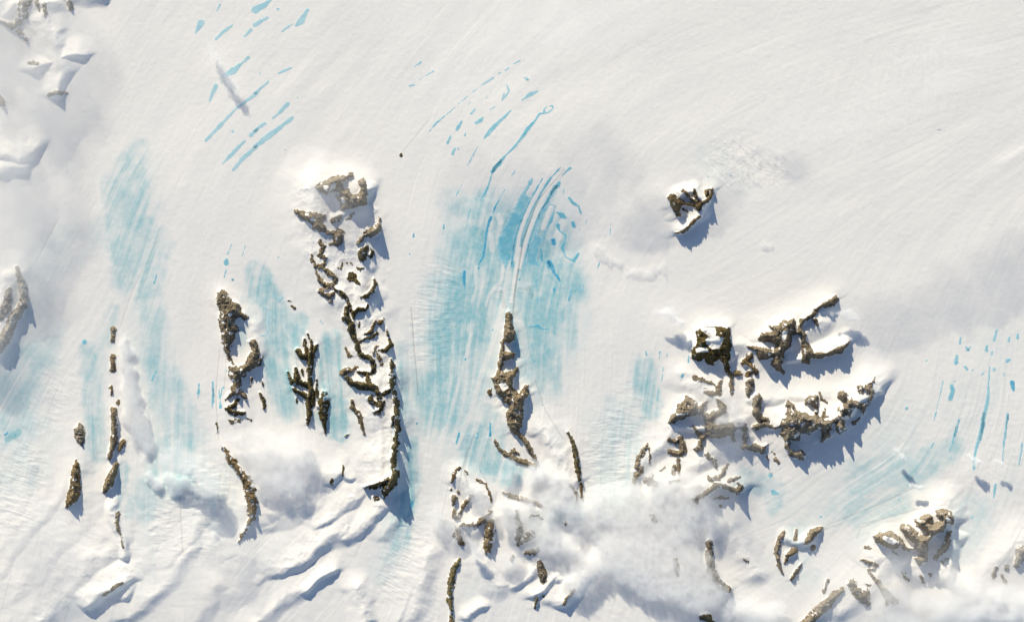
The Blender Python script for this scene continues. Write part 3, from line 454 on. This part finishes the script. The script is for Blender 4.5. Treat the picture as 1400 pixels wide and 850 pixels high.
for lab, mat, hgt, sh, rag in R_:
    lo, hi = bbox(sh); wsn = 6 + hgt * 1.3
    w = win(lo, hi, wsn + 4)
    X, Y = CX[w], CY[w]
    if X.size == 0: RK.append(None); continue
    d = shape_d(sh, X, Y, False); dm = max(.8, d.max())
    rin[w] = np.maximum(rin[w], sstep(.5, 5, d))
    lean = {'olive': .55, 'grey': .3, 'pale': .3, 'brown': .1, 'tan': 0, 'ochre': 0}[mat] * min(dm, 5)
    d2 = shape_d(sh, X + SH[0] * lean, Y + SH[1] * lean, False)
    nz = .62 + .75 * ridged(X, Y, 26, 2, 71) * (.75 + .5 * fbm(X, Y, 14, 2, 73)); d2 = d2 + np.where(d2 > 0, np.minimum(d2, 1.5) / 1.5, 0) * 5 * (fbm(X, Y, 7, 3, 75) - .5)
    fo = .13 if mat in ('olive', 'brown') else .08
    r = hgt * nz * (.85 + .3 * fbm(X, Y, 10, 3, 76)) * np.where(d2 > 0, fo + (1 - fo) * sstep(-.3, 1, np.clip(d2 / min(dm, 7), 0, 1)) , 0)
    r = r + 2.6 * (ridged(X, Y, 7, 4, 79) - .55) * sstep(0, 1.6, d2) * min(1, hgt / 9 + .25)
    r = np.maximum(r, rise(d2, X, Y, hgt * fo, wsn, 3) * .8)
    rock[w] = np.maximum(rock[w], r); RK.append((lo, hi))
def wide(a, n):
    b = a[::4, ::4]; b = blur(b, n); b = np.repeat(np.repeat(b, 4, 0), 4, 1)[:ny, :nx]; return blur(b, 6)
br = wide(rock, 14); mass = sstep(.3, 3.5, br + wide(rid, 6) * .6)
rock *= .88
Hc = base + np.maximum(rid, rock) + .3 * np.minimum(rid, rock) + br * .4
Hc = blur(Hc, 1)
Hc += rin * (ridged(CX, CY, 10, 4, 89) - .55) * 4.0
Hc += mass * ((fbm(CX, CY, 48, 4, 81, .36) - .5) * 2.6 + (ridged(CX, CY, 24, 3, 83) - .5) * .3)
calm = 1 - sstep(.25, .8, blur(mass, 4))
broad = 1.0 - .55 * sstep(600, 350, CY) 
Hc += calm * (.011 * LF[0] * broad + .028 * LF[1] * broad + .05 * LF[3] * broad + .15 * LF[2] * (.2 + 1.6 * n_lo * n_md * 2)) * .75
Hc += crev * (.10 * LX[0] + .09 * LX[1]) * (1 - .8 * mass) * .8
Hc += .08 * LX[1] * sstep(450, 620, CY) * (.4 + n_md) * .6
Hc += (fbm(CX, CY, 5, 3, 85) - .5) * .22
Hc += white * .16 - deb * .35 * 2
Hc += sstep(1.5, 6, rid) * (ridged(CX, CY, 12, 4, 93) - .5) * 1.6
# long cross ripples on the upper right ice
rp = sstep(120, 20, np.abs((CX - 1180) * .33 + (CY - 150))) * sstep(950, 1040, CX) * sstep(1400, 1300, CX)
Hc += rp * .10 * np.sin((CX * .93 - CY * .36 + 10 * n_md * 2) / 2.3) * fbm(CX, CY, 30, 2, 87)
gX, gY = np.meshgrid(gx, gy)
Hg = np.zeros(gX.shape)
Hg[:] = 5.0 * (fbm(gX, gY, 260, 3, 21) - .5)
ci = np.clip(np.searchsorted(core_x, gx), 0, nx - 1); cj = np.clip(np.searchsorted(core_y, gy), 0, ny - 1)
dist = np.maximum(np.maximum(-mg - gX, gX - W0 - mg), np.maximum(-mg - gY, gY - H0 - mg)); fade = np.exp(-np.clip(dist, 0, None) / 60)
Hg = Hg + (Hc[np.ix_(cj, ci)] - base[np.ix_(cj, ci)]) * fade
Hg += (1 - fade) * np.clip(ridged(gX, gY, 300, 4, 91) - .72, 0, 1) * 160 * sstep(50, 500, dist)
def ext_attr(a, v=0.): return (a[np.ix_(cj, ci)] * fade + v * (1 - fade)).astype(np.float32)

# ------------------------------------------------------------------ materials
def mat(name):
    m = bpy.data.materials.new(name); m.use_nodes = True; nt = m.node_tree; nt.nodes.clear()
    out = nt.nodes.new('ShaderNodeOutputMaterial'); return m, nt, out
def nd(nt, t, **k):
    n = nt.nodes.new(t)
    for a, b in k.items():
        if hasattr(n, a): setattr(n, a, b)
        else: n.inputs[a].default_value = b
    return n
def attr(nt, name): return nd(nt, 'ShaderNodeAttribute', attribute_name=name).outputs['Fac']
def mixc(nt, f, a, b):
    n = nd(nt, 'ShaderNodeMix', data_type='RGBA'); L = nt.links
    (L.new(f, n.inputs[0]) if not isinstance(f, float) else setattr(n.inputs[0], 'default_value', f))
    for v, i in ((a, 6), (b, 7)):
        if isinstance(v, tuple): n.inputs[i].default_value = (*v, 1)
        else: L.new(v, n.inputs[i])
    return n.outputs[2]
def maprange(nt, v, a, b, c=0., d=1.):
    n = nd(nt, 'ShaderNodeMapRange'); nt.links.new(v, n.inputs[0])
    for i, q in enumerate((a, b, c, d)): n.inputs[i + 1].default_value = q
    return n.outputs[0]
def noise(nt, scale_px, detail=5, rough=.6, vec=None):
    g = nd(nt, 'ShaderNodeNewGeometry'); n = nd(nt, 'ShaderNodeTexNoise'); n.inputs['Scale'].default_value = 1.0 / (scale_px * PX)
    n.inputs['Detail'].default_value = detail; n.inputs['Roughness'].default_value = rough; nt.links.new(g.outputs['Position'], n.inputs['Vector']); return n.outputs[0]
SNOW = (.86, .835, .81); ICEC = (.24, .51, .575)
def snow_material():
    m, nt, out = mat('snow_and_ice'); L = nt.links
    n1_ = noise(nt, 6, 6, .65); n2_ = noise(nt, 120, 4, .5)
    s = mixc(nt, maprange(nt, n2_, .35, .65), (.855, .83, .80), (.83, .81, .79))
    s = mixc(nt, maprange(nt, n1_, .3, .8, 0, .35), s, (.80, .79, .78))
    a = attr(nt, 'ice'); v = nd(nt, 'ShaderNodeMath', operation='MULTIPLY'); L.new(a, v.inputs[0]); L.new(maprange(nt, n1_, .3, .7, .8, 1.2), v.inputs[1])
    c = mixc(nt, v.outputs[0], s, ICEC)
    c = mixc(nt, attr(nt, 'debris'), c, (.10, .085, .06))
    b = nd(nt, 'ShaderNodeBsdfPrincipled'); L.new(c, b.inputs['Base Color']); b.inputs['Roughness'].default_value = .7
    b.inputs['Specular IOR Level'].default_value = .15
    bp = nd(nt, 'ShaderNodeBump'); bp.inputs['Strength'].default_value = .5; bp.inputs['Distance'].default_value = 10; L.new(noise(nt, 1.6, 4, .6), bp.inputs['Height']); L.new(bp.outputs[0], b.inputs['Normal'])
    L.new(b.outputs[0], out.inputs['Surface']); return m
def rock_material(name, c1, c2, snowy):
    m, nt, out = mat(name); L = nt.links
    n1_ = noise(nt, 3.2, 9, .82); n2_ = noise(nt, 9, 4, .6); n3_ = noise(nt, 1.6, 6, .75)
    c = mixc(nt, maprange(nt, n1_, .40, .62), tuple(v * .75 for v in c1), c2)
    c = mixc(nt, maprange(nt, n2_, .4, .7, 0, .45), c, tuple(v * .6 for v in c1))
    g = nd(nt, 'ShaderNodeNewGeometry'); sp = nd(nt, 'ShaderNodeSeparateXYZ'); L.new(g.outputs['Normal'], sp.inputs[0])
    up_ = maprange(nt, sp.outputs[2], .25, .75); sn = nd(nt, 'ShaderNodeMath', operation='MULTIPLY')
    L.new(up_, sn.inputs[0]); L.new(maprange(nt, n3_, .62 - .1 * snowy, .66 - .1 * snowy), sn.inputs[1])
    c = mixc(nt, sn.outputs[0], c, (.78, .77, .76))
    hv = nd(nt, 'ShaderNodeHueSaturation'); oi = nd(nt, 'ShaderNodeObjectInfo'); L.new(maprange(nt, oi.outputs['Random'], 0, 1, .95, 1.42), hv.inputs['Value']); L.new(maprange(nt, oi.outputs['Random'], 0, 1, 1.15, .85), hv.inputs['Saturation']); L.new(c, hv.inputs['Color']); c = hv.outputs[0]
    b = nd(nt, 'ShaderNodeBsdfPrincipled'); L.new(c, b.inputs['Base Color']); b.inputs['Roughness'].default_value = .9; b.inputs['Specular IOR Level'].default_value = .2
    bp = nd(nt, 'ShaderNodeBump'); bp.inputs['Strength'].default_value = 1.0; bp.inputs['Distance'].default_value = 60; L.new(n1_, bp.inputs['Height']); L.new(bp.outputs[0], b.inputs['Normal'])
    L.new(b.outputs[0], out.inputs['Surface']); return m
def water_material():
    m, nt, out = mat('meltwater'); L = nt.links
    c = mixc(nt, maprange(nt, attr(nt, 'depth'), 0, .5), (.58, .73, .77), (.17, .50, .62))
    c = mixc(nt, maprange(nt, attr(nt, 'depth'), .5, 1), c, (.045, .32, .56))
    c = mixc(nt, maprange(nt, noise(nt, 5, 4), .35, .7, 0, .22), c, (.45, .66, .74))
    b = nd(nt, 'ShaderNodeBsdfPrincipled'); L.new(c, b.inputs['Base Color']); b.inputs['Roughness'].default_value = .25; b.inputs['IOR'].default_value = 1.33; b.inputs['Specular IOR Level'].default_value = .3
    L.new(b.outputs[0], out.inputs['Surface']); return m
VOL = {}
def cloud_material(sig, name='cloud_vapour'):
    k = round(sig, 7)
    if k in VOL: return VOL[k]
    m, nt, out = mat(name); v = nd(nt, 'ShaderNodeVolumeScatter'); v.inputs['Color'].default_value = (.9995, .9995, .9995, 1)
    v.inputs['Density'].default_value = sig; v.inputs['Anisotropy'].default_value = -.25
    nt.links.new(v.outputs[0], out.inputs['Volume']); m.cycles.homogeneous_volume = True; VOL[k] = m; return m
MS = snow_material(); MW = water_material()
MR = {'tan': rock_material('tan_rock', (.24, .19, .13), (.38, .315, .225), .35), 'brown': rock_material('brown_rock', (.16, .115, .058), (.29, .215, .12), .3),
      'olive': rock_material('olive_black_rock', (.09, .068, .026), (.175, .135, .06), .3), 'grey': rock_material('grey_brown_rock', (.19, .15, .10), (.34, .28, .20), .35),
      'pale': rock_material('haze_lightened_rock', (.38, .34, .29), (.50, .46, .40), .4), 'ochre': rock_material('ochre_rock', (.15, .12, .05), (.24, .19, .09), .3)}  # the pale mix has haze painted in: its colours are lightened
# ------------------------------------------------------------------ mesh builders
def mesh_from(name, co, quads, m, attrs=None, origin=None, k=4):
    me = bpy.data.meshes.new(name); co = np.asarray(co, np.float32)
    if origin is not None: co = co - np.asarray(origin, np.float32)
    me.vertices.add(len(co)); me.vertices.foreach_set('co', co.ravel())
    q = np.asarray(quads, np.int32); nq = len(q)
    me.loops.add(nq * k); me.loops.foreach_set('vertex_index', q.ravel())
    me.polygons.add(nq); me.polygons.foreach_set('loop_start', np.arange(0, nq * k, k, dtype=np.int32))
    me.polygons.foreach_set('use_smooth', np.ones(nq, bool)); me.update(calc_edges=True); me.validate()
    for kk, v in (attrs or {}).items():
        a = me.attributes.new(kk, 'FLOAT', 'POINT'); a.data.foreach_set('value', np.asarray(v, np.float32).ravel())
    me.materials.append(m); o = bpy.data.objects.new(name, me); C.objects.link(o)
    if origin is not None: o.location = origin
    return o
def wx(x): return (x - W0 / 2) * PX
def wy(y): return -(y - H0 / 2) * PX
NY, NX = gX.shape; idx = np.arange(NY * NX).reshape(NY, NX)
quads = np.stack([idx[:-1, :-1], idx[1:, :-1], idx[1:, 1:], idx[:-1, 1:]], -1).reshape(-1, 4)   # split along (0,0)-(1,1)
co = np.stack([wx(gX), wy(gY), Hg * PX], -1).reshape(-1, 3)
ground = mesh_from('snow_ground', co, quads, MS, {'ice': ext_attr(ice), 'debris': ext_attr(deb)})
ground['kind'] = 'structure'; ground['label'] = 'white glacier snow with blue ice streaks under the rocks and clouds'
def ter(x, y):
    """height (px) of the ground mesh's own triangles"""
    fx = np.clip(x + mg, 0, nx - 1.001); fy = np.clip(y + mg, 0, ny - 1.001); i = fx.astype(int); j = fy.astype(int); u = fx - i; v = fy - j
    a = Hcore[j, i]; b = Hcore[j, i + 1]; c = Hcore[j + 1, i]; d = Hcore[j + 1, i + 1]
    return np.where(u >= v, a + u * (b - a) + v * (d - b), a + v * (c - a) + u * (d - c))
Hcore = Hg[ne:ne + ny, ne:ne + nx]
def patch_mesh(name, sh, m, hfun, extra=None, step=.5, pad=4.0, keep=-1.2, warp=0., wsc=3., cut=0.):
    lo, hi = bbox(sh); lo = np.maximum(np.floor(lo - pad), -mg + 1); hi = np.minimum(np.ceil(hi + pad), [W0 + mg - 1, H0 + mg - 1])
    if (hi - lo).min() < 1: return None
    X, Y = np.meshgrid(np.arange(lo[0], hi[0] + .01, step), np.arange(lo[1], hi[1] + .01, step))
    d = shape_d(sh, X, Y, False) + (.6 if warp and m is not MW else 0)
    if warp: d = d + warp * ((fbm(X, Y, wsc * 1.8, 4, 101, .65) - .5) * (11.0 if m is not MW else 6.0) + (fbm(X, Y, 1.3, 2, 105) - .5) * (3.4 if m is not MW else 2.0))
    if warp and cut: d = np.minimum(d, (.5 + cut - fbm(X, Y, 5.0, 4, 107, .6)) * 14)
    hl = [s for s in sh if s[0] == 'h']
    for s in hl: d = np.minimum(d, -poly_d(s[1], X, Y) - warp * .5 * (fbm(X, Y, 2.5, 3, 103) - .5) * 2)
    z = ter(X, Y) + hfun(d, X, Y); use = d > keep
    q = use[:-1, :-1] | use[1:, :-1] | use[1:, 1:] | use[:-1, 1:]
    if not q.any() or d.max() <= 0: return None
    ids = np.full(X.shape, -1); vm = np.zeros(X.shape, bool); vm[:-1, :-1] |= q; vm[1:, :-1] |= q; vm[1:, 1:] |= q; vm[:-1, 1:] |= q
    ids[vm] = np.arange(vm.sum()); Q = np.stack([ids[:-1, :-1], ids[1:, :-1], ids[1:, 1:], ids[:-1, 1:]], -1)[q]
    co = np.stack([wx(X[vm]), wy(Y[vm]), z[vm] * PX], -1); c0 = co.mean(0)
    return mesh_from(name, co, Q, m, extra(d[vm], X[vm], Y[vm]) if extra else None, c0)
# ------------------------------------------------------------------ rock outcrops: craggy shells standing out of the snow
for (lab, mt, hgt, sh, rag), rk in zip(R_, RK):
    amp = min(2.2, .5 + hgt * .09)
    def hf(d, X, Y):
        cr = (ridged(X, Y, 5, 5, 111) - .55) * amp * 4.2 + (fbm(X, Y, 1.5, 3, 113) - .5) * 2.4
        return np.where(d > 0, np.clip(d * 1.6, 0, 1.0) * (.2 + np.clip(cr, -.15, 9)) + .06, d * 1.6)
    o = patch_mesh('rock_outcrop', sh, MR[mt], hf, warp=.5 * rag, wsc=3.2, cut=(.25 if rag < 1.25 else .17))
    if o: o['label'] = lab; o['category'] = 'rock outcrop'; o.data.polygons.foreach_set('use_smooth', np.zeros(len(o.data.polygons), bool)); o.data.update()
# ------------------------------------------------------------------ meltwater pools and channels, flush with the ice
def wf(d, X, Y): return np.where(d > 0, np.clip(d * .3, 0, .07) + .03, d * .4)
for kind, *r in M_:
    if kind == 'big': sh = P(r[0], r[2]); dp = r[3]; wr = 1.3
    else: sh = [r[0]]; dp = r[1]; wr = .38
    def ex(d, X, Y):
        dd = dp * (.45 + .55 * np.clip(d / 1.6, 0, 1)) + .25 * (fbm(X, Y, 7, 3, 121) - .5)
        if kind == 'big': dd = dp + np.clip(d / 12, 0, .2) + .5 * (fbm(X, Y, 8, 4, 123) - .5)
        return {'depth': np.clip(dd, 0, 1)}
    ww = sh[0][1]
    if kind != 'big': sh = [('s', np.column_stack([ww[:, :2], np.maximum(ww[:, 2] * .98, .42)]))]
    o = patch_mesh('meltwater', sh, MW, wf, ex, warp=wr, wsc=6 if kind == 'big' else 3.5, cut=0)
    if o:
        o['kind'] = 'structure'; cx = (o.location.x / PX + W0 / 2) / W0; cy = (H0 / 2 - o.location.y / PX) / H0
        o['label'] = ('broad slushy turquoise pool' if kind == 'big' else 'deep blue melt pool' if dp > .7 else 'turquoise melt channel' if max(o.dimensions[:2]) > 900 else 'small pale blue melt pool') + ' on the glacier ice'
        o['group'] = 'meltwater pools on the glacier'
# ------------------------------------------------------------------ clouds: closed lumpy bodies of even vapour
def cloud(lab, txt, T, alt, dens, lump, kind, step=1.25, nmul=1.0, name='cloud', soft=.8, seed=0):
    sh = S('Z', txt); lo, hi = bbox(sh); pad = lump * 1.6 + 2
    X, Y = np.meshgrid(np.arange(lo[0] - pad, hi[0] + pad, step), np.arange(lo[1] - pad, hi[1] + pad, step))
    d = shape_d(sh, X, Y) + lump * nmul * 2.4 * (fbm(X, Y, lump * 1.5, 5, 131 + seed, .55) - .5) - lump * .1
    m = np.clip(d, 0, None); b = 1 - np.abs(2 * fbm(X, Y, lump * .8, 4, 141 + seed) - 1)
    t = T * (1 - np.exp(-(m / (soft * lump)) ** 1.3)) * (.25 + .55 * b + 1.1 * (fbm(X, Y, lump * .4, 4, 151 + seed, .6) - .35))
    t = np.clip(t, 0, None); t[m <= 0] = 0; t[0, :] = t[-1, :] = 0; t[:, 0] = t[:, -1] = 0
    q = (t[:-1, :-1] > 0) | (t[1:, :-1] > 0) | (t[1:, 1:] > 0) | (t[:-1, 1:] > 0)
    if not q.any(): print('NO CLOUD', lab); return
    vm = np.zeros(X.shape, bool); vm[:-1, :-1] |= q; vm[1:, :-1] |= q; vm[1:, 1:] |= q; vm[:-1, 1:] |= q
    top = np.full(X.shape, -1); n = vm.sum(); top[vm] = np.arange(n); bot = top.copy(); th = vm & (t > 0); bot[th] = n + np.arange(th.sum())
    g = ter(X, Y); g0 = float(np.median(g[vm])); z0 = np.full(X.shape, g0 + alt)
    co = np.concatenate([np.stack([wx(X[vm]), wy(Y[vm]), (z0 + .7 * t)[vm] * PX], -1), np.stack([wx(X[th]), wy(Y[th]), (z0 - .3 * t)[th] * PX], -1)])
    tq = []
    for tri in (((0, 0), (1, 0), (1, 1)), ((0, 0), (1, 1), (0, 1))):
        sl_ = [(slice(a, a - 1 or None), slice(b, b - 1 or None)) for a, b in tri]
        kp = (t[sl_[0]] > 0) | (t[sl_[1]] > 0) | (t[sl_[2]] > 0)
        tq.append(np.stack([top[q_] for q_ in sl_], -1)[kp]); tq.append(np.stack([bot[q_] for q_ in sl_[::-1]], -1)[kp])
    tq = np.concatenate(tq); un, inv = np.unique(tq, return_inverse=True); co = co[un]; tq = inv.reshape(-1, 3)
    o = mesh_from(name, co, tq, cloud_material(dens / (8 * PX)), None, co.mean(0), 3); o['label'] = lab
    if kind == 'stuff': o['kind'] = 'stuff'
    else: o['category'] = 'cloud'
    return o
for k, c in enumerate(CL): cloud(*c, seed=k * 7)
for k, c in enumerate(VEIL): cloud(*c[:7], step=6, nmul=c[7], name='thin_cloud', soft=c[8], seed=200 + k * 7)
# ------------------------------------------------------------------ camera, light, sky
cam = bpy.data.cameras.new('camera'); co_ = bpy.data.objects.new('camera', cam); C.objects.link(co_)
DIST = 200000.0; co_.location = (0, 0, DIST); co_.rotation_euler = (0, 0, 0)
cam.sensor_width = 36; cam.lens = 36 * DIST / (W0 * PX); cam.clip_start = 1000; cam.clip_end = 900000
bpy.context.scene.camera = co_
e = math.radians(SUN_EL); v = Vector((SH[0] * math.cos(e), -SH[1] * math.cos(e), -math.sin(e)))
sl = bpy.data.lights.new('sun', 'SUN'); sl.energy = 4.6; sl.angle = math.radians(.6); sl.color = (1, .905, .70)
so = bpy.data.objects.new('sun', sl); C.objects.link(so); so.rotation_euler = v.to_track_quat('-Z', 'Y').to_euler(); so.location = (0, 0, 60000)
w = bpy.data.worlds.new('World'); bpy.context.scene.world = w; w.use_nodes = True; nt = w.node_tree; bg = nt.nodes['Background']
sky = nt.nodes.new('ShaderNodeTexSky'); sky.sky_type = 'NISHITA'; sky.sun_disc = False; sky.sun_elevation = e; sky.sun_rotation = math.atan2(-SH[0], SH[1]); sky.altitude = 1500
nt.links.new(sky.outputs[0], bg.inputs[0]); bg.inputs[1].default_value = .115
sc = bpy.context.scene; vs = sc.view_settings; sc.display_settings.display_device = 'sRGB'
vs.view_transform = 'Standard'; vs.look = 'None'; vs.gamma = 1; vs.use_curve_mapping = False; vs.exposure = .14
cy_ = sc.cycles; sc.render.engine = 'CYCLES'; cy_.max_bounces = 26; cy_.volume_bounces = 24; cy_.diffuse_bounces = 4; cy_.glossy_bounces = 2; cy_.transmission_bounces = 4; cy_.transparent_max_bounces = 24
cy_.use_adaptive_sampling = True; cy_.adaptive_threshold = .02; cy_.use_denoising = True; cy_.caustics_reflective = False; cy_.caustics_refractive = False
